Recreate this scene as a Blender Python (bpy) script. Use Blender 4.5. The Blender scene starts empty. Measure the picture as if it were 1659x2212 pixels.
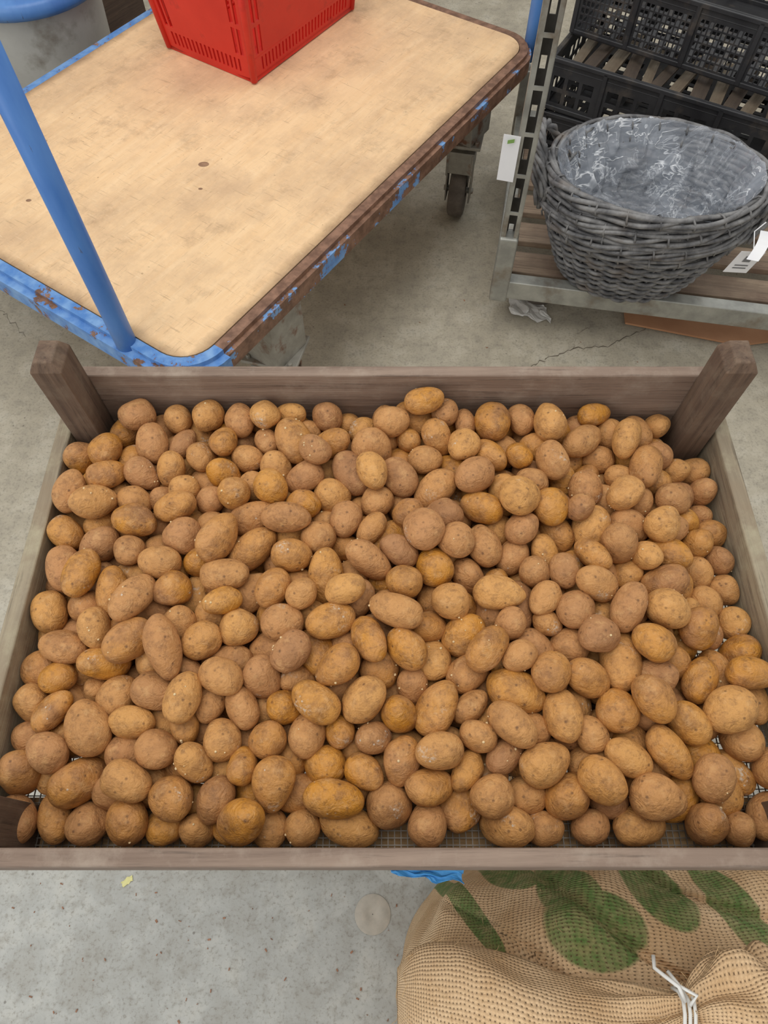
import bpy, math, random, time
import numpy as np
from mathutils import Vector, Matrix, noise, Euler
random.seed(7); np.random.seed(7)
T0=time.time()
sc=bpy.context.scene
H=1.45; PITCH=math.radians(61.5); F=1475.0
cs,sn=math.cos(PITCH),math.sin(PITCH)
def P(u,v,d):
    xc=(u-829.5)/F; yc=(1106-v)/F
    y=cs+yc*sn; z=-sn+yc*cs
    k=d/(-z)
    return Vector((xc*k,y*k,H-d))
def lin(c):
    out=[]
    for x in c[:3]:
        x=x/255.0
        out.append(x/12.92 if x<=0.04045 else ((x+0.055)/1.055)**2.4)
    return (out[0],out[1],out[2],1.0)
# ---------------------------------------------------------------- nodes
class NT:
    def __init__(s,name):
        s.m=bpy.data.materials.new(name); s.m.use_nodes=True
        s.t=s.m.node_tree; s.b=s.t.nodes['Principled BSDF']; s.out=s.t.nodes['Material Output']
    def n(s,typ,**k):
        nd=s.t.nodes.new(typ)
        for a,b in k.items():
            if hasattr(nd,a) and a not in nd.inputs: setattr(nd,a,b)
            else: nd.inputs[a.replace('_',' ')].default_value=b
        return nd
    def l(s,a,b): s.t.links.new(a,b)
    def val(s,sock,x):
        if isinstance(x,(int,float)): sock.default_value=x
        else: s.l(x,sock)
    def math(s,op,a,b=0.0,c=None,clamp=False):
        nd=s.t.nodes.new('ShaderNodeMath'); nd.operation=op; nd.use_clamp=clamp
        s.val(nd.inputs[0],a); s.val(nd.inputs[1],b)
        if c is not None: s.val(nd.inputs[2],c)
        return nd.outputs[0]
    def coord(s,scale=(1,1,1),rot=(0,0,0),loc=(0,0,0),kind='Object'):
        tc=s.t.nodes.new('ShaderNodeTexCoord'); mp=s.t.nodes.new('ShaderNodeMapping')
        s.l(tc.outputs[kind],mp.inputs[0]); mp.inputs['Scale'].default_value=scale
        mp.inputs['Rotation'].default_value=rot; mp.inputs['Location'].default_value=loc
        return mp.outputs[0]
    def noise(s,vec,scale,detail=4,rough=.55,dist=0):
        nd=s.t.nodes.new('ShaderNodeTexNoise'); s.l(vec,nd.inputs['Vector'])
        nd.inputs['Scale'].default_value=scale; nd.inputs['Detail'].default_value=detail
        nd.inputs['Roughness'].default_value=rough; nd.inputs['Distortion'].default_value=dist
        return nd.outputs['Fac']
    def vor(s,vec,scale,feature='F1',out='Distance'):
        nd=s.t.nodes.new('ShaderNodeTexVoronoi'); nd.feature=feature; s.l(vec,nd.inputs['Vector'])
        nd.inputs['Scale'].default_value=scale
        return nd.outputs[out]
    def step(s,x,a,b):
        nd=s.t.nodes.new('ShaderNodeMapRange'); s.l(x,nd.inputs[0])
        nd.inputs[1].default_value=a; nd.inputs[2].default_value=b
        return nd.outputs[0]
    def mix(s,f,a,b,mode='MIX'):
        nd=s.t.nodes.new('ShaderNodeMix'); nd.data_type='RGBA'; nd.blend_type=mode
        s.val(nd.inputs[0],f)
        for i,x in ((6,a),(7,b)):
            if isinstance(x,tuple): nd.inputs[i].default_value=x
            else: s.l(x,nd.inputs[i])
        return nd.outputs[2]
    def col(s,c): s.l(c,s.b.inputs['Base Color']) if not isinstance(c,tuple) else setattr(s.b.inputs['Base Color'],'default_value',c)
    def bump(s,h,strength=.3,dist=.002):
        nd=s.t.nodes.new('ShaderNodeBump'); s.l(h,nd.inputs['Height'])
        nd.inputs['Strength'].default_value=strength; nd.inputs['Distance'].default_value=dist
        s.l(nd.outputs[0],s.b.inputs['Normal'])
    def set(s,**k):
        for a,v in k.items(): s.b.inputs[a.replace('_',' ')].default_value=v

def simple(name,c1,c2,scale=(1,1,1),ns=5,lo=.35,hi=.65,rough=.6,bump=.25,bs=60,bd=.001,metal=0,c3=None,s3=30,t3=(.62,.7)):
    m=NT(name); v=m.coord(scale); f=m.step(m.noise(v,ns,6,.6),lo,hi)
    c=m.mix(f,lin(c1),lin(c2))
    if c3: c=m.mix(m.step(m.noise(v,s3,5,.6),*t3),c,lin(c3))
    m.col(c); m.set(Roughness=rough,Metallic=metal)
    if bump: m.bump(m.noise(v,bs,5,.6),bump,bd)
    return m.m
def wood(name,c1,c2,c3,axis=0,rough=.8,dens=1.0,dust=None):
    m=NT(name); s=[38*dens]*3; s[axis]=1.6*dens
    v=m.coord(tuple(s)); g=m.noise(v,1.5,7,.68,.6); g2=m.noise(v,5,4,.7)
    v2=m.coord((1,1,1)); big=m.noise(v2,7,5,.65)
    c=m.mix(m.step(g,.36,.64),lin(c1),lin(c2)); c=m.mix(m.step(big,.42,.7),c,lin(c3))
    c=m.mix(m.math('MULTIPLY',m.step(g2,.56,.68),.55),c,lin([q*.55 for q in c1]))
    if dust: c=m.mix(m.math('MULTIPLY',m.step(m.noise(v2,22,6,.7),.48,.7),.7),c,lin(dust))
    m.col(c); m.set(Roughness=rough); m.bump(m.math('ADD',g,g2),.55,.0018); return m.m

# ---------------------------------------------------------------- mesh helpers
class MB:
    def __init__(s): s.v=[]; s.f=[]; s.uv={}
    def add(s,vs,fs,uvs=None):
        o=len(s.v); s.v+= [tuple(x) for x in vs]; s.f+=[tuple(i+o for i in f) for f in fs]
    def box(s,c,size,M=None):
        hx,hy,hz=[x/2 for x in size]
        vs=[Vector((sx*hx,sy*hy,sz*hz)) for sx in(-1,1) for sy in(-1,1) for sz in(-1,1)]
        if M is not None: vs=[M@x for x in vs]
        c=Vector(c); vs=[x+c for x in vs]
        s.add(vs,[(0,1,3,2),(4,6,7,5),(0,4,5,1),(2,3,7,6),(0,2,6,4),(1,5,7,3)])
    def tube(s,pts,r,n=8,closed=False,caps=True):
        pts=[Vector(p) for p in pts]; N=len(pts)
        rs=r if isinstance(r,(list,tuple)) else [r]*N
        def tan(i):
            a=pts[(i-1)%N] if (closed or i>0) else pts[i]
            b=pts[(i+1)%N] if (closed or i<N-1) else pts[i]
            return (b-a).normalized()
        t=tan(0); up=Vector((0,0,1)) if abs(t.z)<.9 else Vector((1,0,0))
        x=t.cross(up).normalized(); vs=[]
        for i in range(N):
            t=tan(i); x=(x-t*x.dot(t)).normalized(); y=t.cross(x)
            for k in range(n):
                a=2*math.pi*k/n; vs.append(pts[i]+(x*math.cos(a)+y*math.sin(a))*rs[i])
        fs=[]
        for i in range(N if closed else N-1):
            j=(i+1)%N
            for k in range(n):
                l=(k+1)%n; fs.append((i*n+k,i*n+l,j*n+l,j*n+k))
        if caps and not closed: fs.append(tuple(range(n-1,-1,-1))); fs.append(tuple((N-1)*n+k for k in range(n)))
        s.add(vs,fs)
    def lathe(s,prof,c,n=32,sx=1,sy=1):
        c=Vector(c); vs=[]; fs=[]
        for r,z in prof:
            for k in range(n):
                a=2*math.pi*k/n; vs.append(c+Vector((r*sx*math.cos(a),r*sy*math.sin(a),z)))
        for i in range(len(prof)-1):
            for k in range(n):
                l=(k+1)%n; fs.append((i*n+k,i*n+l,(i+1)*n+l,(i+1)*n+k))
        s.add(vs,fs)
    def panel(s,w,h,holes,fn):
        xs=sorted(set([0,w]+[round(q,5) for a in holes for q in (a[0],a[1])])); zs=sorted(set([0,h]+[round(q,5) for a in holes for q in (a[2],a[3])]))
        idx={}; vs=[]; fs=[]
        occ=np.ones((len(xs)-1,len(zs)-1),bool); xa=np.array(xs); za=np.array(zs)
        xm=(xa[1:]+xa[:-1])/2; zm=(za[1:]+za[:-1])/2
        for a in holes:
            occ[np.ix_((xm>a[0])&(xm<a[1]),(zm>a[2])&(zm<a[3]))]=False
        def g(i,j):
            if (i,j) not in idx: idx[(i,j)]=len(vs); vs.append(fn(xs[i]/w,zs[j]/h))
            return idx[(i,j)]
        for i in range(len(xs)-1):
            for j in range(len(zs)-1):
                if occ[i,j]: fs.append((g(i,j),g(i+1,j),g(i+1,j+1),g(i,j+1)))
        s.add(vs,fs)
    def obj(s,name,mat,parent=None,smooth=False,solid=0,bevel=0,loc=(0,0,0),rot=(0,0,0),sub=0):
        me=bpy.data.meshes.new(name); me.from_pydata(s.v,[],s.f); me.update()
        if smooth: me.polygons.foreach_set('use_smooth',[True]*len(me.polygons))
        o=bpy.data.objects.new(name,me); sc.collection.objects.link(o)
        if mat: me.materials.append(mat)
        o.location=loc; o.rotation_euler=rot
        if solid:
            md=o.modifiers.new('solid','SOLIDIFY'); md.thickness=solid; md.offset=0
        if bevel:
            md=o.modifiers.new('bevel','BEVEL'); md.width=bevel; md.segments=3; md.limit_method='ANGLE'
        if sub:
            md=o.modifiers.new('sub','SUBSURF'); md.levels=sub; md.render_levels=sub
        if parent: par(o,parent)
        return o
def par(o,p):
    o.parent=p; o.matrix_parent_inverse=Matrix.Translation(-p.location)
def empty(name,loc=(0,0,0)):
    e=bpy.data.objects.new(name,None); e.location=loc; e.empty_display_size=.1; sc.collection.objects.link(e); return e
def box(name,c,size,mat,parent=None,rz=0,bevel=.002,rot=None):
    m=MB(); m.box((0,0,0),size)
    return m.obj(name,mat,parent,bevel=bevel,loc=c,rot=rot if rot else (0,0,rz))

# ================================================================= potatoes: packing solver
def ico(sub):
    import bmesh
    bm=bmesh.new(); bmesh.ops.create_icosphere(bm,subdivisions=sub,radius=1)
    v=np.array([x.co[:] for x in bm.verts]); f=np.array([[q.index for q in x.verts] for x in bm.faces]); bm.free()
    return v,f
NV=24
var=[]
for k in range(NV):
    var.append(dict(p=np.random.uniform(0,6.28,6),a=np.random.uniform(.012,.045,6),k=np.random.uniform(-1.6,1.6,(6,3)),
        eyes=np.random.normal(size=(9,3)),egg=np.random.uniform(-.14,.14),bend=np.random.uniform(-.14,.14),sq=np.random.uniform(.9,1.0),
        p2=np.random.uniform(0,6.28,5),k2=np.random.uniform(-6,6,(5,3))))
def shape(k,v):
    q=var[k]; r=np.ones(len(v))
    for i in range(6): r+=q['a'][i]*np.sin(v@q['k'][i]*1.6+q['p'][i])
    r/=r.mean()
    for i in range(5): r+=.007*np.sin(v@q['k2'][i]+q['p2'][i])
    e=q['eyes']/np.linalg.norm(q['eyes'],axis=1)[:,None]
    for i in range(9):
        dd=1-v@e[i]; r-=.045*np.exp(-dd/.009)
    o=v*r[:,None]
    o=np.sign(o)*np.abs(o)**q['sq']
    o[:,1]*=1+q['egg']*v[:,0]; o[:,2]*=1+q['egg']*v[:,0]
    o[:,1]+=q['bend']*(v[:,0]**2)
    return o
v4,f4=ico(4)
XL,XR,YF,YB=-.38,.402,.026,.515
ZM=H-.745
pots=[]
def addp(x,y,z,big=1.0):
    a=random.uniform(.0198,.0275)*big; b=random.uniform(.0162,.0192)*big; c=b*random.uniform(.88,1.0)
    if random.random()<.3: a=b*random.uniform(1.03,1.15)
    q=random.random()
    if q<.07: a*=1.15;b*=1.12;c*=1.1
    elif q<.32: a*=.83;b*=.83;c*=.83
    th=random.uniform(0,6.28); el=random.gauss(0,.5)
    pots.append(dict(k=random.randrange(NV),ax=(a,b,c),loc=(x,y,z),d=(math.cos(th)*math.cos(el),math.sin(th)*math.cos(el),math.sin(el)),roll=random.uniform(0,6.28)))
layers=[(.022,.022,.036,.022),(.036,.038,.060,.024),(.068,.066,.094,.024),(.088,.095,.125,.024),(.12,.15,.19,.026),(.13,.24,.30,.026)]
for li,(il,ir,if_,ib_) in enumerate(layers):
    y=YB-ib_-(.0 if li%2==0 else .004)
    while y>YF+if_-.008:
        x=XL+il+random.uniform(0,.02)
        while x<XR-ir:
            skip=(li<3 and x<XL+.065 and .18<y<.31 and random.random()<.85) or (li<2 and x>XR-.09 and y<.13 and random.random()<.5) or (y<YF+.06 and random.random()<.25)
            if not skip:
                addp(x+random.uniform(-.006,.006),y+random.uniform(-.005,.005),.022+li*.040+random.uniform(0,.008),1.0+ .11*(1-(y-YF)/(YB-YF)))
            x+=.0470
        y-=.0425
N=len(pots)
print('potatoes',N)
A=np.array([p['ax'] for p in pots]); C0=np.array([p['loc'] for p in pots]); Dx=np.array([p['d'] for p in pots])
rm=(A[:,1]+A[:,2])/2; rad=np.stack([rm*.86,rm,rm*.86],1); e_=np.maximum(A[:,0]-rm*.86,.001)
offs=np.stack([-e_,0*e_,e_],1)
Pp=C0[:,None,:]+Dx[:,None,:]*offs[:,:,None]; Vl=np.zeros_like(Pp); dt=1/90
walls=[(0,XL,1),(0,XR,-1),(1,YF+.004,1),(1,YB,-1)]
posts=[(XL+.0215,.4915),(XR-.027,.4915),(XL+.0215,.052),(XR-.027,.052)]
ia,ib=np.meshgrid(range(3),range(3)); ia=ia.ravel(); ib=ib.ravel()
NS=300
for st in range(NS):
    Vl[:,:,2]-=9.8*dt*.5; old=Pp.copy(); Pp=Pp+Vl*dt
    if st%4==0:
        c=Pp.mean(1); D=np.linalg.norm(c[:,None]-c[None],axis=2); I,J=np.where(np.triu(D<.068,1))
        I9=np.repeat(I,9);J9=np.repeat(J,9);a9=np.tile(ia,len(I));b9=np.tile(ib,len(I)); RR=rad[I9,a9]+rad[J9,b9]
    cont=np.zeros((N,3))
    for it in range(5):
        dv=Pp[I9,a9]-Pp[J9,b9]; dist=np.linalg.norm(dv,axis=1)+1e-9; ov=RR-dist; m_=ov>0
        nn_=dv[m_]/dist[m_][:,None]*(ov[m_]*.5)[:,None]
        acc=np.zeros_like(Pp); cnt=np.zeros((N,3))
        np.add.at(acc,(I9[m_],a9[m_]),nn_); np.add.at(acc,(J9[m_],b9[m_]),-nn_)
        np.add.at(cnt,(I9[m_],a9[m_]),1); np.add.at(cnt,(J9[m_],b9[m_]),1)
        Pp+=acc/np.maximum(cnt,1)[:,:,None]*1.3; cont+=cnt
        for ax_,w_,s_ in walls:
            pen=(w_+s_*rad)-Pp[:,:,ax_]; mm=(pen*s_)>0; Pp[:,:,ax_]+=np.where(mm,pen,0)
        for px,py in posts:
            hx,hy=.021,.0245
            dx_=Pp[:,:,0]-px; dy_=Pp[:,:,1]-py; qx=np.clip(dx_,-hx,hx); qy=np.clip(dy_,-hy,hy); ex=dx_-qx; ey=dy_-qy; dd=np.hypot(ex,ey)+1e-9
            pn=rad-dd; mm=pn>0; Pp[:,:,0]+=np.where(mm,ex/dd*pn,0); Pp[:,:,1]+=np.where(mm,ey/dd*pn,0)
        pen=rad-Pp[:,:,2]; mm=pen>0; Pp[:,:,2]+=np.where(mm,pen,0); cont+=mm
        ce=Pp.mean(1); ax=Pp[:,2]-Pp[:,0]; ax/=np.linalg.norm(ax,axis=1)[:,None]; Pp=ce[:,None]+ax[:,None]*offs[:,:,None]
    Vl=(Pp-old)/dt; Vl*=.97
    tc_=(cont.sum(1)>0)
    Vl[tc_]*=np.array([.30,.30,.85])
    sp_=np.linalg.norm(Vl,axis=2,keepdims=True); Vl*=np.minimum(1,1.0/np.maximum(sp_,1e-6))
ce=Pp.mean(1); ax=Pp[:,2]-Pp[:,0]; ax/=np.linalg.norm(ax,axis=1)[:,None]
print('settled z max',ce[:,2].max(),'mean',ce[:,2].mean(),'resid',np.abs(Vl).mean(),time.time()-T0)
mats_final=[]
for i,p in enumerate(pots):
    x=Vector(ax[i]); up=Vector((0,0,1)) if abs(x.z)<.95 else Vector((1,0,0)); y=up.cross(x).normalized(); z=x.cross(y)
    R=Matrix((x,y,z)).transposed()@Matrix.Rotation(p['roll'],3,'X')
    mats_final.append((np.array(R),ce[i]))
hv=[shape(k,v4) for k in range(NV)]
vn,fn=ico(2)
VV=[];FF=[];CC=[];off=0
for (R,t),p in zip(mats_final,pots):
    t=t+np.array([0,0,ZM+.002])
    wv=(hv[p['k']]*np.array(p['ax']))@R.T+t
    VV.append(wv);FF.append(f4+off);off+=len(wv)
    c=np.array([random.random(),random.random(),random.random(),1.0]); CC.append(np.tile(c,(len(wv),1)))
    if random.random()<.5:
        ci=random.randrange(len(v4)); near=np.argsort(-(v4@v4[ci]))[:90]
        for _ in range(random.randint(1,4)):
            pt=wv[near[random.randrange(90)]] if random.random()<.75 else wv[random.randrange(len(wv))]
            s=random.uniform(.0006,.0015)
            nv=vn*np.array([s,s,s*1.0])+pt
            VV.append(nv);FF.append(fn+off);off+=len(nv)
            CC.append(np.tile(np.array([.5,.5,.5,0.0]),(len(nv),1)))
V=np.concatenate(VV).astype(np.float32);Fc=np.concatenate(FF).astype(np.int32);C=np.concatenate(CC).astype(np.float32)
me=bpy.data.meshes.new('potato_pile')
me.vertices.add(len(V));me.vertices.foreach_set('co',V.ravel())
me.loops.add(len(Fc)*3);me.loops.foreach_set('vertex_index',Fc.ravel())
me.polygons.add(len(Fc));me.polygons.foreach_set('loop_start',np.arange(0,len(Fc)*3,3,dtype=np.int32))
me.polygons.foreach_set('use_smooth',np.ones(len(Fc),bool))
at=me.color_attributes.new('prand','FLOAT_COLOR','POINT');at.data.foreach_set('color',C.ravel())
me.update();me.validate()
pile=bpy.data.objects.new('potato_pile',me);sc.collection.objects.link(pile)
m=NT('potato_skin')
a=m.n('ShaderNodeAttribute',attribute_name='prand');sp=m.n('ShaderNodeSeparateColor');m.l(a.outputs['Color'],sp.inputs[0])
r,g,b=sp.outputs
vec=m.coord()
cmb=m.n('ShaderNodeVectorMath',operation='MULTIPLY_ADD');m.l(a.outputs['Color'],cmb.inputs[0]);cmb.inputs[1].default_value=(3,5,7);m.l(vec,cmb.inputs[2]);vv=cmb.outputs[0]
nb=m.noise(vv,24,4,.6)
wet=m.math('MULTIPLY',m.step(r,.50,1.0),m.step(nb,.34,.58))
base=m.mix(b,lin((184,132,84)),lin((204,150,84)))
base=m.mix(m.step(g,.75,1.0),base,lin((168,120,78)))
base=m.mix(wet,base,lin((196,134,46)))
n1=m.noise(vv,42,6,.70)
base=m.mix(m.math('MULTIPLY',m.step(n1,.47,.66),m.math('ADD',m.math('MULTIPLY',r,.45),.28)),base,lin((120,78,42)))
n2=m.noise(vv,140,6,.78)
base=m.mix(m.math('MULTIPLY',m.step(n2,.50,.66),.52),base,lin((104,70,42)))
n4=m.noise(vv,80,5,.68)
base=m.mix(m.math('MULTIPLY',m.step(n4,.54,.68),.42),base,lin((212,166,110)))
n3=m.noise(vv,26,3,.5)
vd=m.vor(vv,150)
spots=m.math('MULTIPLY',m.math('LESS_THAN',vd,.16),m.step(n3,.64,.67))
n5=m.noise(vv,360,4,.7)
mold=m.math('MULTIPLY',m.step(n3,.66,.74),m.step(n5,.48,.60))
base=m.mix(m.math('MULTIPLY',m.math('MAXIMUM',spots,mold),.7),base,lin((206,196,180)))
pits=m.math('MULTIPLY',m.step(m.vor(vv,85),.17,.06),.65)
base=m.mix(pits,base,lin((84,54,32)))
base=m.mix(a.outputs['Alpha'],lin((222,196,150)),base)
m.col(base)
nd=m.n('ShaderNodeMapRange');m.l(wet,nd.inputs[0]);nd.inputs[3].default_value=.66;nd.inputs[4].default_value=.40;m.l(nd.outputs[0],m.b.inputs['Roughness'])
wr=m.math('ABSOLUTE',m.math('SUBTRACT',m.noise(vv,70,3,.5,1.5),.5))
h=m.math('ADD',m.math('MULTIPLY',n2,.8),m.math('ADD',m.math('MULTIPLY',n1,1.0),m.math('ADD',m.math('MULTIPLY',m.noise(vv,600,3,.6),.3),m.math('MULTIPLY',wr,1.8))))
m.bump(h,.65,.0024)
me.materials.append(m.m)
print('potato mesh',len(V),time.time()-T0)

# ================================================================= floor / wall
fl=MB(); fl.box((0,2.0,-.05),(9,9,.1)); 
m=NT('concrete'); v=m.coord()
big=m.noise(v,1.6,5,.6); med=m.noise(v,9,6,.65); fine=m.noise(v,160,4,.7)
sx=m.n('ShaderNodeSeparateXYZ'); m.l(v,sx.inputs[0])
warm_light=m.step(m.math('ADD',sx.outputs[1],m.math('MULTIPLY',big,.5)),.2,.9)  # cooler light near the camera, put into the concrete colour along Y
c=m.mix(warm_light,lin((176,178,174)),lin((182,173,153)))
c=m.mix(m.math('MULTIPLY',m.step(med,.42,.72),.6),c,lin((144,138,125)))
c=m.mix(m.math('MULTIPLY',m.step(med,.5,.28),.5),c,lin((202,198,185)))
c=m.mix(m.math('MULTIPLY',m.step(m.noise(v,40,5,.7),.48,.66),.42),c,lin((134,128,116)))
c=m.mix(m.math('MULTIPLY',m.step(fine,.53,.73),.6),c,lin((116,109,96)))
sp=m.math('MULTIPLY',m.math('LESS_THAN',m.vor(v,30),.07),m.step(m.noise(v,7,2),.5,.55))
c=m.mix(m.math('MULTIPLY',sp,.6),c,lin((92,84,74)))
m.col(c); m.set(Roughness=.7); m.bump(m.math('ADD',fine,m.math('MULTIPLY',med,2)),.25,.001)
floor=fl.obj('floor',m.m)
wl=MB(); wl.box((0,5.6,1.5),(9,.1,3.2)); wl.obj('wall_back',simple('wall_paint',(150,146,138),(170,166,156),ns=2,bump=.1))
dark=simple('crack_dark',(90,82,70),(110,100,86),bump=0)
def crack(pix,w):
    cr=MB(); pts=[P(a,b2,H-.0006) for a,b2 in pix]; out=[]
    for i in range(len(pts)-1):
        for k in range(8):
            q=pts[i].lerp(pts[i+1],k/8); out.append(q+Vector((random.uniform(-.004,.004),random.uniform(-.006,.006),0)))
    vs=[];fs=[]
    for i,q in enumerate(out):
        ww=w*random.uniform(.4,1.2); vs+=[q+Vector((0,ww,0)),q-Vector((0,ww,0))]
        if i: fs.append((2*i-2,2*i-1,2*i+1,2*i))
    cr.add(vs,fs); o=cr.obj('floor_crack',dark); par(o,floor)
crack([(1135,800),(1180,775),(1240,752),(1310,748),(1370,722),(1410,700)],.0016)
crack([(1240,752),(1245,720),(1290,700)],.0008)
crack([(0,665),(20,690),(60,730)],.001)
cp=MB(); q=P(805,1975,H-.001); prof=[(.001,.0003),(.010,.0004),(.013,.0016),(.022,.0016),(.031,.0006),(.033,0)]
cp.lathe(prof,q,28); o=cp.obj('floor_patch',simple('patch',(186,178,164),(166,160,148),ns=40,bump=.4),smooth=True); par(o,floor)

# ================================================================= crate
cr=empty('potato_crate',(0.01,.28,ZM))
WB=wood('crate_wood_brown',(116,97,84),(154,134,118),(130,111,97),0,dust=(160,145,130))
WBy=wood('crate_wood_side',(118,106,90),(164,152,128),(136,120,98),1,dust=(168,160,134))
WP=wood('crate_post_wood',(80,62,50),(118,96,78),(98,80,66),2,dust=(126,110,92))
zr=H-.62; zs=H-.681; bz=ZM-.012
def board(n,c,s,mt): box(n,c,s,mt,cr,bevel=.0025)
hb=zr-bz
board('back_board',((XL+XR)/2,.524,bz+hb/2),(XR-XL-.004,.015,hb),WB)
board('front_board',((XL+XR)/2,YF-.008,bz+hb/2),(XR-XL+.036,.0145,hb),WB)
hs=zs-bz
board('side_board_left',(XL-.009,.27,bz+hs/2),(.018,.49,hs),WBy)
board('side_board_right',(XR+.009,.27,bz+hs/2),(.018,.49,hs),WBy)
def post(n,x,y):
    p=MB(); z0=bz; z1=H-.555; hx,hy=.0170,.0205; ch=.007
    vs=[]
    for z,ix,iy in ((z0,0,0),(z1-.012,0,0),(z1,ch,.005)):
        for a,b2 in ((-1,-1),(1,-1),(1,1),(-1,1)): vs.append((a*(hx-ix),b2*(hy-iy),z-z0))
    fs=[(3,2,1,0),(8,9,10,11)]
    for k in range(2):
        for i in range(4):
            j=(i+1)%4; fs.append((k*4+i,k*4+j,k*4+4+j,k*4+4+i))
    p.add(vs,fs); p.obj(n,WP,cr,bevel=.0015,loc=(x,y,z0))
post('post_back_left',XL+.0205,.4955); post('post_back_right',XR-.0215,.4955)
post('post_front_left',XL+.0205,.048); post('post_front_right',XR-.0215,.048)
wm=MB(); pt=.0064
x=XL
while x<XR: wm.box((x,(YF+YB)/2,ZM-.0005),(.0010,YB-YF+.01,.0010)); x+=pt
y=YF
while y<YB: wm.box(((XL+XR)/2,y,ZM+.0003),(XR-XL,.0010,.0010)); y+=pt
wm.obj('wire_mesh',simple('wire_zinc',(96,88,80),(130,122,112),ns=30,rough=.5,metal=.4,bump=0),cr)
WL=wood('slat_wood',(170,136,92),(196,162,116),(150,116,80),0)
for i,y in enumerate((.052,.2,.36,.49)): board('bottom_slat_%d'%(i+1),((XL+XR)/2,y,bz-.004),(XR-XL,.05,.014),WL)
tb=empty('crate_stand',(0,.32,0)); zt=bz-.012
box('stand_top',(.01,.31,zt-.012),(.64,.40,.022),WB,tb)
for sx_ in (-.25,.27):
    for sy_ in (.2,.45): box('stand_leg',(sx_,sy_,(zt-.023)/2),(.04,.04,zt-.023),WL,tb)

# ================================================================= trolley
tu=Vector((.56,.828,0)); tn=Vector((-.828,.56,0)); ang=math.atan2(.828,.56)
P0=Vector((-.3875,.823,0))+tu*.036; L=1.343; Wd=.93; zd=H-1.0
def TL(s,t,z=0): return P0+tu*s+tn*t+Vector((0,0,z))
tr=empty('platform_trolley',TL(L/2,Wd/2,0))
m=NT('plywood_deck'); v=m.coord((1.2,14,1)); g=m.noise(v,4,6,.6,.3); v2=m.coord()
c=m.mix(m.step(g,.25,.75),lin((232,193,146)),lin((242,209,166)))
st=m.noise(v2,2.6,8,.74); c=m.mix(m.math('MULTIPLY',m.step(st,.43,.66),.8),c,lin((192,160,128)))
st2=m.noise(v2,7,8,.74); c=m.mix(m.math('MULTIPLY',m.step(st2,.54,.70),.55),c,lin((162,132,104)))
scr=m.noise(m.coord((3,40,1),rot=(0,0,.5)),5,4,.7); c=m.mix(m.math('MULTIPLY',m.step(scr,.60,.68),.35),c,lin((152,118,90)))
scr=m.noise(m.coord((40,3,1),rot=(0,0,.25)),4,4,.7); c=m.mix(m.math('MULTIPLY',m.step(scr,.60,.68),.35),c,lin((142,114,90)))
scr=m.noise(m.coord((30,3,1),rot=(0,0,-.4)),6,4,.7); c=m.mix(m.math('MULTIPLY',m.step(scr,.62,.68),.35),c,lin((244,222,186)))
sp=m.math('MULTIPLY',m.math('LESS_THAN',m.noise(v2,95,2,.5),.27),m.step(m.noise(v2,4,3),.45,.6)); c=m.mix(m.math('MULTIPLY',sp,.6),c,lin((120,86,60)))
sx=m.n('ShaderNodeSeparateXYZ'); m.l(v2,sx.inputs[0])
bd_=m.math('MINIMUM',m.math('MINIMUM',sx.outputs[0],sx.outputs[1]),m.math('SUBTRACT',Wd,sx.outputs[1]))
c=m.mix(m.math('MULTIPLY',m.step(m.math('ADD',bd_,m.math('MULTIPLY',st2,.06)),.055,.030),.6),c,lin((112,84,62)))
m.col(c); m.set(Roughness=.8); m.b.inputs['Specular IOR Level'].default_value=.3; m.bump(g,.1,.0005); PLY=m.m
def roundrect(x0,x1,y0,y1,r,n=8):
    pts=[]
    for cx_,cy_,a0 in ((x1-r,y1-r,0),(x0+r,y1-r,90),(x0+r,y0+r,180),(x1-r,y0+r,270)):
        for k in range(n+1):
            a=math.radians(a0+90*k/n); pts.append((cx_+r*math.cos(a),cy_+r*math.sin(a)))
    return pts
pl=MB(); rp=roundrect(0,L,0,Wd,.07); n=len(rp)
pl.add([(a,b2,-.016) for a,b2 in rp]+[(a,b2,0) for a,b2 in rp],[tuple(range(n-1,-1,-1)),tuple(range(n,2*n))]+[(i,(i+1)%n,n+(i+1)%n,n+i) for i in range(n)])
pl.obj('plywood_deck',PLY,tr,loc=TL(0,0,zd),rot=(0,0,ang))
sm=simple('stain',(132,100,76),(160,126,98),ns=60,bump=0)
so=MB()
for (u_,v_,r_) in ((440,355,.010),(433,408,.004),(62,433,.005)):
    q=P(u_,v_,1.0)
    so.lathe([(.0001,.0005),(r_*.6,.0005),(r_,.0003)],q,14,1.25,.9)
so.obj('deck_stains',sm,tr)
def rusty(name,t):
    m=NT(name); v=m.coord(); n_=m.noise(v,15,6,.70)
    f=m.step(n_,t,t+.02)
    rust=m.mix(m.step(m.noise(v,45,5,.6),.4,.65),lin((108,78,60)),lin((146,110,88)))
    blue=m.mix(m.step(m.noise(v,30,4),.4,.7),lin((78,128,192)),lin((126,166,212)))
    m.col(m.mix(f,rust,blue)); m.set(Roughness=.5); m.bump(m.math('ADD',f,m.noise(v,90,4)),.3,.0008); return m.m
RU=rusty('paint_worn_rust',.70); RU2=rusty('paint_worn_lip',.57); BL=rusty('paint_blue_chipped',.40)
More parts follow.
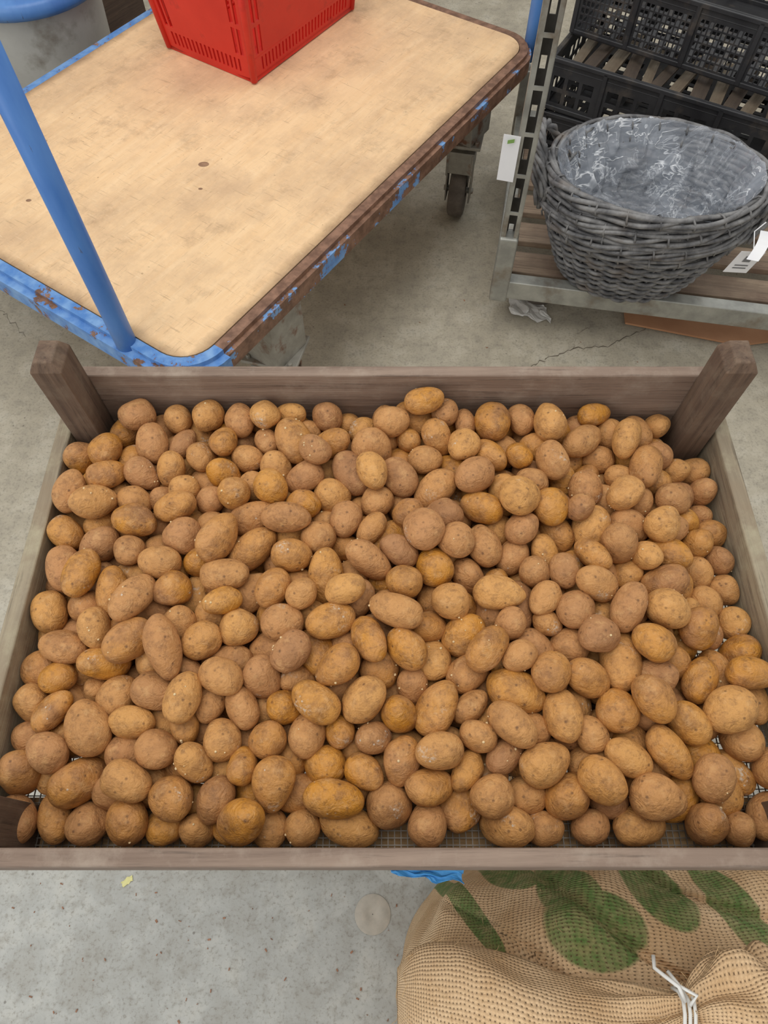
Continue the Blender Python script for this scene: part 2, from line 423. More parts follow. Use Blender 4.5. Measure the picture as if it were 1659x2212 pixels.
def framering(name,mat,sel,o0,o1,z0,z1):
    R0=roundrect(-o0,L+o0,-o0,Wd+o0,.07+o0,8); R1=roundrect(-o1,L+o1,-o1,Wd+o1,.07+o1,8); n=len(R0)
    vs=[(a,b2,z) for z in (z0,z1) for R in (R0,R1) for a,b2 in R]; fs=[]
    for i in range(n):
        if i not in sel(n): continue
        j=(i+1)%n
        for A_,B_ in ((0,1),(1,3),(3,2),(2,0)):
            fs.append((A_*n+i,A_*n+j,B_*n+j,B_*n+i))
    q=MB(); q.add(vs,fs); q.obj(name,mat,tr,loc=TL(0,0,zd),rot=(0,0,ang))
blue_sel=lambda n:set(range(8,26)); rust_sel=lambda n:set(range(26,36))|set(range(0,8))
for nm,mt,sl in (('frame_blue',BL,blue_sel),('frame_rusted',RU,rust_sel)):
    framering(nm,mt,sl,.002,.024,-.050,-.001)
framering('frame_lip_side',RU2,rust_sel,.024,.034,-.050,-.012)
framering('frame_lip_end',BL,blue_sel,.024,.040,-.050,-.012)
def pole(name,s,t,ztop,r=.0205):
    p=MB(); p.tube([TL(s,t,zd-.05),TL(s,t,zd+.05),TL(s,t,ztop)],r,20); p.obj(name,BP,tr,smooth=True)
m=NT('blue_paint'); v=m.coord((1,1,.3)); n_=m.noise(v,14,5,.6)
c=m.mix(m.step(n_,.35,.7),lin((66,114,182)),lin((90,138,200))); c=m.mix(m.math('MULTIPLY',m.step(m.noise(v,60,5,.6),.66,.70),.8),c,lin((74,72,78)))
m.col(c); m.set(Roughness=.38); m.bump(n_,.1,.0005); BP=m.m
pole('pole_near',-.018,.148,zd+.75); pole('pole_near_far_side',-.018,Wd-.05,zd+.75)
pole('pole_rear',L+.014,.0,zd+.75,.017); pole('pole_rear_far_side',L+.014,Wd-.03,zd+.75,.017)
hb_=MB(); hb_.tube([TL(-.018,.148,zd+.745),TL(-.018,Wd-.05,zd+.745)],.0205,18); hb_.obj('handle_bar',BP,tr,smooth=True)
hb_=MB(); hb_.tube([TL(L+.014,0,zd+.745),TL(L+.014,Wd-.03,zd+.745)],.017,18); hb_.obj('rear_bar',BP,tr,smooth=True)
ZN=simple('galvanised',(146,146,140),(176,176,168),ns=20,rough=.45,metal=.5,bump=.15,bs=80,c3=(122,108,92),s3=9,t3=(.52,.68))
ZD=simple('castor_housing',(140,136,126),(164,160,150),ns=26,rough=.5,metal=.3,bump=.2,bs=80,c3=(120,84,64),s3=16,t3=(.54,.64))
RB=simple('rubber_tyre',(84,76,68),(112,102,92),ns=30,rough=.8,bump=.3)
def castor(s,t,swivel,idx):
    q=TL(s,t,0); M=Matrix.Rotation(swivel,3,'Z'); r=.080
    w=MB(); prof=[(.02,-.024),(.060,-.022),(.070,-.024),(.077,-.019),(.080,-.008),(.080,.008),(.077,.019),(.070,.024),(.060,.022),(.02,.024)]
    w.lathe(prof,(0,0,0),36); 
    RM=M@Matrix.Rotation(math.pi/2,3,'X')
    w.v=[tuple(RM@Vector(x)+q+Vector((0,0,r))) for x in w.v]
    w.obj('castor_wheel_%d'%idx,RB,tr,smooth=True)
    k=MB(); top=zd-.045
    for sg in (-1,1):
        k.box(q+M@Vector((-.005,sg*.036,0))+Vector((0,0,.14)),(.05,.005,.17),M)
        k.box(q+M@Vector((-.005,sg*.036,0))+Vector((0,0,.19)),(.095,.006,.07),M)
    k.box(q+M@Vector((-.048,0,0))+Vector((0,0,.195)),(.005,.075,.065),M)
    k.box(q+Vector((0,0,.225)),(.10,.082,.008),M)
    k.tube([q+Vector((0,0,.225)),q+Vector((0,0,.25))],.036,18)
    k.box(q+Vector((0,0,.254)),(.13,.11,.009),M)
    k.box(q+Vector((0,0,(top+.258)/2)),(.105,.10,top-.258),Matrix.Rotation(ang,3,'Z'))
    for a_,b_ in ((-1,-1),(1,-1),(1,1),(-1,1)): k.tube([q+M@Vector((a_*.05,b_*.042,.243)),q+M@Vector((a_*.05,b_*.042,.268))],.006,6)
    k.tube([q+M@Vector((0,-.045,0))+Vector((0,0,r)),q+M@Vector((0,.045,0))+Vector((0,0,r))],.009,10)
    k.obj('castor_fork_%d'%idx,ZD,tr,bevel=.002)
castor(1.18,.078,math.radians(78),1); castor(.25,.025,math.radians(-15),2); castor(.2,Wd-.12,ang,3); castor(1.16,Wd-.12,ang,4)

# ================================================================= red crate
rc=empty('red_plastic_crate',TL(.80,.33,zd))
RED=simple('red_plastic',(196,32,24),(212,46,34),ns=6,rough=.42,bump=.08,c3=(150,28,24),s3=12,t3=(.6,.75))
c0=P(550,180,1.0); wN,wU,hR=.285,.42,.30; tp=.030
def rcp(a,b2,z):
    k=z/hR*tp
    A_=-k+a*(wN+2*k); B_=-k+b2*(wU+2*k)
    return Vector((c0.x,c0.y,zd+.0015))+tn*A_+tu*B_+Vector((0,0,z))
rr_=MB()
def holesfor(w):
    h_=[]
    x=.034
    while x<w-.03:
        h_.append((x,x+.0065,.018,.050)); x+=.0135
    for k in range(2):
        xx=.018+k*.016
        for (a,b2) in ((.062,.125),(.135,.19),(.20,.255)):
            h_.append((xx,xx+.010,a,b2)); h_.append((w-xx-.010,w-xx,a,b2))
    return h_
for w,fn_ in ((wN,lambda s,z:rcp(s,0,z*hR)),(wU,lambda s,z:rcp(0,s,z*hR)),(wN,lambda s,z:rcp(s,1,z*hR)),(wU,lambda s,z:rcp(1,s,z*hR))):
    rr_.panel(w,hR,holesfor(w),fn_)
rr_.panel(1,1,[],lambda s,z:rcp(s,z,.001))
rr_.obj('crate_walls',RED,rc,solid=.004)
e=MB()
for a,b2 in ((0,0),(1,0),(0,1),(1,1)): e.tube([rcp(a,b2,.004),rcp(a,b2,hR)],.009,12)
for z,r_ in ((.006,.006),(hR,.009),(.056,.003)):
    e.tube([rcp(0,0,z),rcp(1,0,z),rcp(1,1,z),rcp(0,1,z)],r_,10,closed=True)
e.obj('crate_rim',RED,rc,smooth=True)

# ================================================================= rack
ra=math.radians(-9.8); e1=Vector((math.cos(ra),math.sin(ra),0)); e2=Vector((-math.sin(ra),math.cos(ra),0))
R0=Vector((.304,1.379,0)); RM=Matrix.Rotation(ra,3,'Z')
def RL(a,b2,z=0): return R0+e1*a+e2*b2+Vector((0,0,z))
rk=empty('rolling_rack',RL(.6,.35,0)); RWd=1.3; RDp=.72; zb=.135
def rbox(n,a,b2,z,s,mt,bevel=.003): box(n,RL(a,b2,z),s,mt,rk,rz=ra,bevel=bevel)
rbox('base_rail_front',RWd/2,0,zb+.025,(RWd,.035,.055),ZN); rbox('base_rail_back',RWd/2,RDp,zb+.025,(RWd,.035,.055),ZN)
rbox('base_rail_left',0,RDp/2,zb+.025,(.035,RDp,.055),ZN); rbox('base_rail_right',RWd,RDp/2,zb+.025,(.035,RDp,.055),ZN)
OW=wood('old_slat',(122,104,88),(158,138,116),(112,90,76),0)
for i in range(6): rbox('base_slat_%d'%(i+1),RWd/2,.075+i*.118,zb+.034,(RWd-.04,.078,.018),OW)
zsh=zb+.044
DKM=simple('post_inner_shade',(62,60,56),(84,80,74),ns=20,rough=.7,metal=.1,bump=.1)  # dark plate added in the posts, its colour stands for shade inside
for i,(a,b2) in enumerate(((0,0),(0,RDp),(RWd,0),(RWd,RDp))):
    rbox('post_socket_%d'%(i+1),a,b2,zb+.085,(.046,.042,.20),ZN,.006)
    pm=MB(); hh=1.45; w_=.038
    holes=[(w_*.26,w_*.76,.01+k*.095,.097+k*.095) for k in range(int((hh-.1)/.095))]
    def F1(s,z,a=a,b2=b2): return RL(a+(s-.5)*w_,b2-.012,zb+.15+z*hh)
    pm.panel(w_,hh,holes,F1)
    pm.panel(.026,hh,[],lambda s,z,a=a,b2=b2:RL(a-.5*w_,b2-.012+s*.028,zb+.15+z*hh))
    pm.panel(.026,hh,[],lambda s,z,a=a,b2=b2:RL(a+.5*w_,b2-.012+s*.028,zb+.15+z*hh))
    pm.obj('post_%d'%(i+1),ZN,rk,solid=.003)
    pm=MB(); hl2=[(w_*.35,w_*.7,.03+k*.095,.055+k*.095) for k in range(int((hh-.1)/.095))]
    pm.panel(w_,hh,hl2,lambda s,z,a=a,b2=b2:RL(a+(s-.5)*w_*.86,b2+.012,zb+.15+z*hh)); pm.obj('post_shade_plate_%d'%(i+1),DKM,rk,solid=.002)
    wq=MB(); wq.lathe([(.01,-.016),(.05,-.014),(.056,0),(.05,.014),(.01,.016)],(0,0,0),24)
    Q=RM@Matrix.Rotation(math.pi/2,3,'X'); ctr=RL(a+(.12 if a==0 else -.12),b2+(.12 if b2==0 else -.12),.056)
    wq.v=[tuple(Q@Vector(x)+ctr) for x in wq.v]; wq.obj('rack_wheel_%d'%(i+1),RB,rk,smooth=True)
    wb=MB()
    for s_ in (-.022,.022): wb.box(ctr+RM@Vector((0,s_,.03)),(.035,.004,.09),RM)
    wb.obj('rack_wheel_fork_%d'%(i+1),ZN,rk)

PAP=simple('white_paper',(226,226,230),(240,240,240),ns=3,bump=0)
A0=RL(-.016,-.016,H-.875)
pl_=empty('paper_label',A0)
q=MB()
def lab(s,z): 
    return A0+e1*(-.036+s*.036)+Vector((0,0,-.105+z*.105))+e2*(-.006*math.sin(s*2.5))
q.panel(1,1,[(.999,.9995,.999,.9995)],lab); q.obj('label_sheet',PAP,pl_,solid=.0006)
q=MB(); 
def lab2(s,z): return A0+e1*(-.026+s*.014)+Vector((0,0,-.016+z*.008+.004*s))+e2*(-.0075)
q.panel(1,1,[],lab2); q.obj('label_mark',simple('label_green',(110,150,70),(130,165,90),bump=0),pl_,solid=.0004)

# ================================================================= wicker baskets
WK=NT('grey_wicker'); v=WK.coord(); c=WK.mix(WK.step(WK.noise(v,30,5,.6),.35,.65),lin((78,78,80)),lin((138,137,136)))
c=WK.mix(WK.math('MULTIPLY',WK.step(WK.noise(v,11,3),.58,.72),.7),c,lin((108,94,80))); WK.col(c); WK.set(Roughness=.55); WK.bump(WK.noise(WK.coord((1,1,1)),260,3),.4,.001); WKM=WK.m
bc=P(1424,372,.985); 
baskets=[]
def basket(zbase,rot,dx=0,dy=0,seed=0):
    rnd=random.Random(seed)
    B=empty('wicker_basket',(bc.x+dx,bc.y+dy,zbase)); C=Vector((bc.x+dx,bc.y+dy,zbase)); hh=.205; baskets.append(B)
    cr_,sr_=math.cos(rot),math.sin(rot)
    def pt(phi,t,off=0,dz=0):
        k=t**.75; ax=.148+(.238-.148)*k+off; ay=.105+(.176-.105)*k+off
        x=ax*math.cos(phi); y=ay*math.sin(phi)
        return C+Vector((x*cr_-y*sr_,x*sr_+y*cr_,t*hh+dz+.006))
    w=MB(); ns=30; NP=ns*6
    rows=17
    for r_ in range(rows):
        t=(r_+.5)/rows*.80; p1=rnd.uniform(0,6); p2=rnd.uniform(0,6)
        w.tube([pt(2*math.pi*i/NP,t,.0062*math.cos(math.pi*(i/6)+math.pi*r_),.0018*math.sin(4*math.pi*i/NP+p1)+.0012*math.sin(14*math.pi*i/NP+p2)) for i in range(NP)],rnd.uniform(.0046,.0062),6,closed=True)
    w.obj('weave',WKM,B,smooth=True)
    s_=MB()
    for i in range(ns):
        phi=2*math.pi*i/ns; s_.tube([pt(phi,t) for t in (0,.25,.5,.75,1)],.0035,5)
    s_.obj('stakes',WKM,B,smooth=True)
    r2=MB()
    for lvl,(t,R_,nst,tw,rr) in enumerate(((1.0,.0100,6,3,.0052),(.86,.010,5,4,.0052))):
        for k in range(nst):
            NQ=240; pp=[]; p1=rnd.uniform(0,6)
            for i in range(NQ):
                phi=2*math.pi*i/NQ; a_=tw*phi+2*math.pi*k/nst+.5*math.sin(5*phi+p1)
                pp.append(pt(phi,t,R_*math.cos(a_)*.9+.002+.0025*math.sin(7*phi+p1),R_*math.sin(a_)*.9+.003*math.sin(3*phi+k)))
            r2.tube(pp,rr*rnd.uniform(.85,1.15),7,closed=True)
        for k in range(22):
            phi=2*math.pi*(k+.3)/22; r2.tube([pt(phi+(.05*j/6),t,(R_+.006)*math.cos(math.pi*(1.1-j/6*1.3)),(R_+.005)*math.sin(math.pi*(1.1-j/6*1.3))) for j in range(7)],.0024,5)
    r2.obj('braided_rim',WKM,B,smooth=True)
    hd=MB()
    for side in (math.pi-.22,-.22):
        for k in range(3):
            pp=[]
            for i in range(30):
                u_=i/29; phi=side+(u_-.5)*.60; hz=math.sin(math.pi*u_)**.7*.075
                a_=u_*13+2*math.pi*k/3
                pp.append(pt(phi,1.0,.014+.026*math.sin(math.pi*u_)+.0065*math.cos(a_),hz-.02+.0065*math.sin(a_)))
            hd.tube(pp,.0056,6)
    hd.obj('handles',WKM,B,smooth=True)
    bt=MB(); 
    bt.lathe([(.001,.004),(.104,.004),(.104,.010),(.001,.010)],C,40,1.42,1.0); bt.v=[(C.x+(x-C.x)*cr_-(y-C.y)*sr_,C.y+(x-C.x)*sr_+(y-C.y)*cr_,z) for x,y,z in bt.v]
    bt.obj('base',WKM,B)
    return pt
zq=zsh+.001
basket(zq,-.10,seed=1); basket(zq+.037,-.02,dx=.004,seed=2); ptT=basket(zq+.074,-.14,dx=-.002,dy=.004,seed=3)
ln=MB(); NA,NR=260,64; vs=[]
for j in range(NR):
    for i in range(NA):
        phi=2*math.pi*i/NA; s=j/(NR-1); cph,sph=math.cos(phi),math.sin(phi)
        if s<.6:
            k=s/.6; q=ptT(phi,max(.02,1.05-.70*k),-.012-.012*k,.008*(1-k)); cc=Vector((bc.x,bc.y,q.z))
        else:
            k=(s-.6)/.4; q0=ptT(phi,.35,-.024,0); cc=Vector((bc.x,bc.y+.004,q0.z-.006)); q=q0.lerp(cc,k)
        nn=noise.noise(Vector((cph*2.0,sph*2.0,s*2)))
        def ridge(f,fz,o,p=3):
            return max(0,1-abs(noise.noise(Vector((cph*f+o,sph*f-o,s*fz+o))))*5)**p
        rg=ridge(3.4,1.2,7,1.3); rg2=ridge(7,2.4,3,1.3)
        inw=(cc-q).normalized() if (cc-q).length>1e-5 else Vector((0,0,1))
        fade=min(1,s*4+.1); fl_=1 if s<.6 else max(0,1-k*1.2)
        q=q+inw*((nn*.012+rg*.011+rg2*.004)*fade)*fl_+Vector((0,0,((rg*.006+rg2*.003))*fl_+nn*.008*min(1,s*2+.3)))
        vs.append(q)
fs=[(j*NA+i,j*NA+(i+1)%NA,(j+1)*NA+(i+1)%NA,(j+1)*NA+i) for j in range(NR-1) for i in range(NA)]
ln.add(vs,fs)
def film(name,al,c=(206,214,226),rough=.1,crease_glint=.5):
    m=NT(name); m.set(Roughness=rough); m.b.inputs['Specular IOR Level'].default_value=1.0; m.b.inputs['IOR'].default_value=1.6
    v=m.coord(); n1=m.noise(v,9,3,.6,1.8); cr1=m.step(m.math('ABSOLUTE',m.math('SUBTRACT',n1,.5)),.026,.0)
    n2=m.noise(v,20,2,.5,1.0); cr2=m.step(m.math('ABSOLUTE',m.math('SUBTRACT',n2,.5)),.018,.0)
    msk=m.step(m.noise(v,6,2,.5),.42,.6); cc=m.math('MULTIPLY',m.math('MAXIMUM',cr1,m.math('MULTIPLY',cr2,.5)),m.math('ADD',m.math('MULTIPLY',msk,.85),.15))  # white crease streaks: glints painted into the film's colour and alpha
    m.l(m.math('ADD',m.math('MULTIPLY',cc,crease_glint),m.math('MULTIPLY_ADD',msk,.18,al),clamp=True),m.b.inputs['Alpha'])
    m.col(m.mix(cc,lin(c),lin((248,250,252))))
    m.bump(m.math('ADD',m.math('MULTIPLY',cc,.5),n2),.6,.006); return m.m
FILM=film('clear_film',.28,crease_glint=.65)
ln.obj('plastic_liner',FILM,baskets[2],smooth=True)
tg=empty('price_tag',P(1598,555,1.05))
q=MB()
def tagf(s,z): return P(1598,556,1.03)+Vector((-.026+s*.050,-.01-.006*z+ s*-.004,-.030+z*.060))+Vector((z*.012,0,0))
q.panel(1,1,[],tagf); q.obj('tag_card',PAP,tg,solid=.0006)
q=MB(); q.panel(1,1,[],lambda s,z:tagf(.38+s*.32,.52+z*.27)+Vector((0,-.001,0.0004))); q.obj('tag_code_patch',simple('tag_grey',(110,110,112),(130,130,130),bump=0),tg)
q=MB()
for k in range(2): q.panel(1,1,[],lambda s,z,k=k:tagf(.22+s*.56,.20+k*.13+z*.05)+Vector((0,-.001,.0004)))
q.obj('tag_lines',simple('tag_dark',(90,90,92),(120,120,120),bump=0),tg)
q=MB(); q.tube([tagf(.5,1),P(1630,500,1.0),P(1655,480,.985)],.0012,6); q.obj('tag_string',PAP,tg)
q=MB(); q.panel(1,6,[(.9999,.99995,k,k+.0001) for k in range(1,6)],lambda s,z:P(1612+s*26+z*30,560-z*62+s*5,1.0)+Vector((0,-.008*math.sin(z*3),.01*math.sin(z*3)))); q.obj('tag_ribbon',PAP,tg,solid=.0005)

# ================================================================= black crates
BK=simple('black_plastic',(34,34,37),(54,54,56),ns=10,rough=.5,bump=.1,c3=(88,80,72),s3=14,t3=(.55,.75))
def bcrate(corner,ang_,z,w=.60,dp=.40,h=.14,fine=True):
    Mx=Matrix.Rotation(ang_,3,'Z'); C=Vector((corner[0],corner[1],z)); B=empty('black_plastic_crate',C)
    def f(x,y,zz): return C+Mx@Vector((x,y,zz))
    q=MB()
    def hol(wd):
        hs_=[]; nw=max(1,round(wd/.15)); ww=wd/nw
        for k in range(nw):
            x=k*ww+.012
            while x+.008<(k+1)*ww-.008:
                zz=.018
                while zz+.013<h-.024:
                    if fine: hs_.append((x,x+.0085,zz,zz+.013))
                    zz+=.017
                x+=.0118
            if not fine:
                for zz in (.02,.06):
                    for m_ in range(3): 
                        a=k*ww+.014+m_*(ww-.028)/3; hs_.append((a,a+(ww-.028)/3-.010,zz,zz+.030))
        return hs_
    q.panel(w,h,hol(w),lambda s,t:f(s*w,0,t*h)); q.panel(w,h,hol(w),lambda s,t:f(s*w,dp,t*h))
    q.panel(dp,h,hol(dp),lambda s,t:f(0,s*dp,t*h)); q.panel(dp,h,hol(dp),lambda s,t:f(w,s*dp,t*h))
    hb2=[(.03+i*.04,.055+i*.04,.03+j*.04,.055+j*.04) for i in range(int((w-.06)/.04)) for j in range(int((dp-.06)/.04))]
    q.panel(w,dp,hb2,lambda s,t:f(s*w,t*dp,.002))
    q.obj('crate_walls',BK,B,solid=.003)
    r_=MB()
    for zz,t,o in ((h-.006,.014,.004),(.008,.010,.0),(h-.024,.004,.004)):
        for (a,b2,sx,sy) in ((w/2,0,w+2*o+.01,t),(w/2,dp,w+2*o+.01,t),(0,dp/2,t,dp+.01),(w,dp/2,t,dp+.01)):
            r_.box(f(a,b2,zz),(sx,sy,.011 if t>.005 else .004),Mx)
    nw=max(1,round(w/.15))
    for k in range(nw+1): 
        for y_ in (-.002,dp+.002): r_.box(f(k*w/nw,y_,h/2),(.012,.010,h-.008),Mx)
    r_.obj('crate_rim',BK,B,bevel=.002)
    return f,B
an=math.radians(-30)
bcrate((.45,1.88),math.radians(-27),zsh,fine=False,h=.14)
f2,B2=bcrate((.44,1.89),an,zsh+.143,fine=False,h=.135)
f1_,B1=bcrate((.50,1.99),math.radians(-33),zsh+.143+.138,fine=True,h=.15)
oc=[wood('offcut_a',(120,108,92),(150,138,118),(106,92,76),1),wood('offcut_b',(80,68,57),(104,90,76),(70,60,52),1)]
for i in range(12):
    k=MB(); k.box((0,0,0),(random.uniform(.024,.042),.20+.05*random.random(),.008))
    o=k.obj('offcut_%d'%i,oc[i%2],B2,loc=f2(.05+i*.046,.13,.106+.006*(i%2)),rot=(random.uniform(-.04,.04),random.uniform(-.25,.25),an+random.uniform(-.12,.12)))

# ================================================================= cardboard, scraps
cb=MB(); pts=[P(1345,655,H-.004),P(1350,700,H-.004),P(1600,748,H-.004),P(1700,735,H-.004),P(1700,650,H-.004)]
k=len(pts); cb.add([q for q in pts]+[q+Vector((0,0,.006)) for q in pts],[tuple(range(k)),tuple(range(2*k-1,k-1,-1))]+[(i,(i+1)%k,k+(i+1)%k,k+i) for i in range(k)])
cb.obj('cardboard_sheet',simple('cardboard',(180,130,94),(198,148,110),ns=8,bump=.1))
def crumple(name,pix,d,amp,mat,n_=14,z=None):
    a,b2,c_,e_=[P(u_,v_,d) for u_,v_ in pix]; q=MB(); vs=[]
    for i in range(n_+1):
        for j in range(n_+1):
            s,t=i/n_,j/n_; p=a*(1-s)*(1-t)+b2*s*(1-t)+c_*s*t+e_*(1-s)*t
            nz=noise.noise(Vector((s*4,t*4,amp*90+d)))
            vs.append(p+Vector((nz*amp*.8,noise.noise(Vector((s*4+9,t*4,2)))*amp*.8,abs(nz)*amp)))
    q.add(vs,[(i*(n_+1)+j,(i+1)*(n_+1)+j,(i+1)*(n_+1)+j+1,i*(n_+1)+j+1) for i in range(n_) for j in range(n_)])
    return q.obj(name,mat,solid=.0004)
crumple('plastic_scrap',[(1092,616),(1165,630),(1190,700),(1105,678)],H-.003,.018,simple('scrap_film',(206,204,198),(222,220,214),rough=.3,bump=.1))
crumple('blue_paper_scrap',[(838,1868),(1002,1866),(998,1910),(850,1888)],.79,.006,simple('blue_sheet',(40,130,205),(80,160,220),bump=0))
crumple('leaf_scrap',[(262,1905),(285,1890),(287,1902),(266,1917)],H-.001,.003,simple('leaf_yellow',(205,205,130),(220,215,150),bump=0),5)
lt=MB()
for i in range(130):
    x,y=random.uniform(-.75,.05),random.uniform(-.3,.0)
    if i>80: x,y=random.uniform(-.9,.9),random.uniform(.6,2.2)
    s=random.uniform(.0015,.006); lt.box((x,y,.0008),(s,s*random.uniform(.2,.6),.0012),Matrix.Rotation(random.uniform(0,3),3,'Z'))
lt.obj('floor_litter',simple('litter',(120,84,60),(170,120,90),ns=200,bump=0))

# ================================================================= bin with blue lid
bx,by=-1.025,2.262
bn=empty('plastic_bin',(bx,by,0)); q=MB(); q.lathe([(.001,.0),(.16,.0),(.165,.01),(.195,.44),(.20,.46),(.19,.46)],(bx,by,.001),48)
q.obj('bin_body',simple('grey_plastic',(166,166,162),(190,190,186),ns=4,rough=.4,bump=.05,c3=(120,112,100),s3=9,t3=(.55,.75)),bn,smooth=True)
q=MB(); q.lathe([(.20,.455),(.222,.458),(.228,.47),(.226,.492),(.212,.50),(.12,.505),(.001,.507)],(bx,by,.001),48); q.obj('bin_lid',BP,bn,smooth=True)
wbx=empty('wooden_box',(-1.10,2.78,0)); DW=wood('dark_wood',(62,48,40),(92,74,60),(70,54,44),0)
Mw=Matrix.Rotation(ang,3,'Z')
for nm,(a,b2,sx_,sy_) in {'side_1':(0,-.13,.36,.015),'side_2':(0,.13,.36,.015),'side_3':(-.18,0,.015,.25),'side_4':(.18,0,.015,.25)}.items():
    o_=Mw@Vector((a,b2,0)); box(nm,(wbx.location.x+o_.x,wbx.location.y+o_.y,.11),(sx_,sy_,.20),DW,wbx,rz=ang)
box('box_bottom',(wbx.location.x,wbx.location.y,.012),(.35,.25,.015),DW,wbx,rz=ang)

# ================================================================= burlap sack
SK=NT('burlap'); uvn=SK.n('ShaderNodeUVMap'); uvn.uv_map='UVMap'; pos=SK.coord()
nw=SK.t.nodes.new('ShaderNodeTexNoise'); SK.l(pos,nw.inputs['Vector']); nw.inputs['Scale'].default_value=30; nw.inputs['Detail'].default_value=4
vm=SK.n('ShaderNodeVectorMath',operation='MULTIPLY_ADD'); SK.l(nw.outputs['Color'],vm.inputs[0]); vm.inputs[1].default_value=(.011,.011,0); SK.l(uvn.outputs[0],vm.inputs[2])
sx=SK.n('ShaderNodeSeparateXYZ'); SK.l(vm.outputs[0],sx.inputs[0])
k_=math.pi/.0048
su=SK.math('SINE',SK.math('MULTIPLY',sx.outputs[0],k_)); sv=SK.math('SINE',SK.math('MULTIPLY',sx.outputs[1],k_))
au=SK.math('ABSOLUTE',su); av=SK.math('ABSOLUTE',sv)
hgt=SK.math('MAXIMUM',SK.math('POWER',au,.8),SK.math('POWER',av,.8))
inter=SK.math('MULTIPLY',au,av)
fib=SK.noise(pos,420,4,.7); tone=SK.noise(pos,14,4,.6)
hole=SK.step(SK.math('ADD',hgt,SK.math('MULTIPLY_ADD',fib,.3,-.15)),.30,.72)
c=SK.mix(SK.step(tone,.35,.7),lin((214,178,134)),lin((240,210,170)))
c=SK.mix(SK.math('MULTIPLY',SK.step(fib,.4,.7),.4),c,lin((176,140,100)))
ps=SK.n('ShaderNodeSeparateXYZ'); SK.l(pos,ps.inputs[0])
def ell(u_,v_,ru,rv,deg,d=.85):
    q=P(u_,v_,d); sc_=d/1.15/F; a=math.radians(deg)
    dx=SK.math('SUBTRACT',ps.outputs[0],q.x); dy=SK.math('SUBTRACT',ps.outputs[1],q.y)
    X=SK.math('ADD',SK.math('MULTIPLY',dx,math.cos(a)),SK.math('MULTIPLY',dy,math.sin(a)))
    Y=SK.math('SUBTRACT',SK.math('MULTIPLY',dy,math.cos(a)),SK.math('MULTIPLY',dx,math.sin(a)))
    X=SK.math('DIVIDE',X,ru*sc_); Y=SK.math('DIVIDE',Y,rv*sc_)
    return SK.math('ADD',SK.math('MULTIPLY',X,X),SK.math('MULTIPLY',Y,Y))
es=[ell(1305,2010,112,78,0),ell(1262,1940,66,72,15),ell(1462,1925,62,92,42),ell(1150,1885,62,34,0),ell(1040,1970,26,120,32),ell(1640,1975,46,120,20)]
mn=es[0]
for e_ in es[1:]: mn=SK.math('MINIMUM',mn,e_)
mk=SK.step(SK.math('ADD',mn,SK.math('MULTIPLY',fib,.2)),1.16,1.0)
isb=SK.n('ShaderNodeAttribute',attribute_name='pr'); mk=SK.math('MULTIPLY',mk,isb.outputs['Fac'])
blot=SK.math('MULTIPLY_ADD',SK.step(SK.noise(pos,60,5,.7),.38,.6),.28,.60)
c=SK.mix(SK.math('MULTIPLY',mk,blot),c,lin((70,118,48)))
c=SK.mix(SK.math('MULTIPLY_ADD',hole,.90,.10),lin((98,74,50)),c)
SK.col(c); SK.set(Roughness=.9); SK.bump(SK.math('ADD',hgt,SK.math('ADD',SK.math('MULTIPLY',inter,.6),SK.math('MULTIPLY',fib,.4))),.7,.0020)
BUR=SK.m
def clothobj(name,vs,fs,uvs,pr,parent):
    me=bpy.data.meshes.new(name); me.from_pydata([tuple(q) for q in vs],[],fs); me.update()
    me.polygons.foreach_set('use_smooth',[True]*len(me.polygons))
    ul=me.uv_layers.new(name='UVMap')
    for lp in me.loops: ul.data[lp.index].uv=uvs[lp.vertex_index]
    a=me.attributes.new('pr','FLOAT','POINT'); a.data.foreach_set('value',[pr]*len(vs))
    me.materials.append(BUR); o=bpy.data.objects.new(name,me); sc.collection.objects.link(o); par(o,parent); return o
SKE=empty('burlap_sack',(.37,-.13,0))
cxs,cys,Rx,Ry,zt_=.385,-.145,.35,.20,.60
prof=[];NP_=50
for i in range(NP_+1):
    th=math.pi/2*i/NP_; prof.append((math.sin(th)**.85,1-.42*(1-math.cos(th)**.75)))
prof+= [(1.02-.03*((k/10-.4)**2),.58*(1-k/10)) for k in range(1,11)]
NA=240; vs=[];uvs=[];ar=0
for j,(r_,z_) in enumerate(prof):
    if j: 
        pr_,pz_=prof[j-1]; ar+=math.hypot((r_-pr_)*.28,(z_-pz_)*zt_)
    for i in range(NA):
        a=2*math.pi*i/NA; sq=1/((abs(math.cos(a))**2.4+abs(math.sin(a))**2.4)**(1/2.4))
        x=cxs+Rx*r_*sq*math.cos(a); y=cys+Ry*r_*sq*math.sin(a); z=z_*zt_
        q=Vector((x,y,z)); d1=noise.noise(q*7)*.020+noise.noise(q*16+Vector((5,0,0)))*.010
        fr=abs(noise.noise(Vector((x*5+y*8,y*3-x*2,3))))
        w_=min(1,z/.08); q+=Vector((math.cos(a)*d1*min(1,r_*2),math.sin(a)*d1*min(1,r_*2),(d1-(.07-fr)*.3*(fr<.07)*1.0)*(1 if r_<1 else .3)))*w_
        q.z=max(q.z,.001); vs.append(q); uvs.append((ar*math.cos(a),ar*math.sin(a)))
fs=[(j*NA+i,j*NA+(i+1)%NA,(j+1)*NA+(i+1)%NA,(j+1)*NA+i) for j in range(len(prof)-1) for i in range(NA)]
clothobj('sack_body',vs,fs,uvs,1.0,SKE)
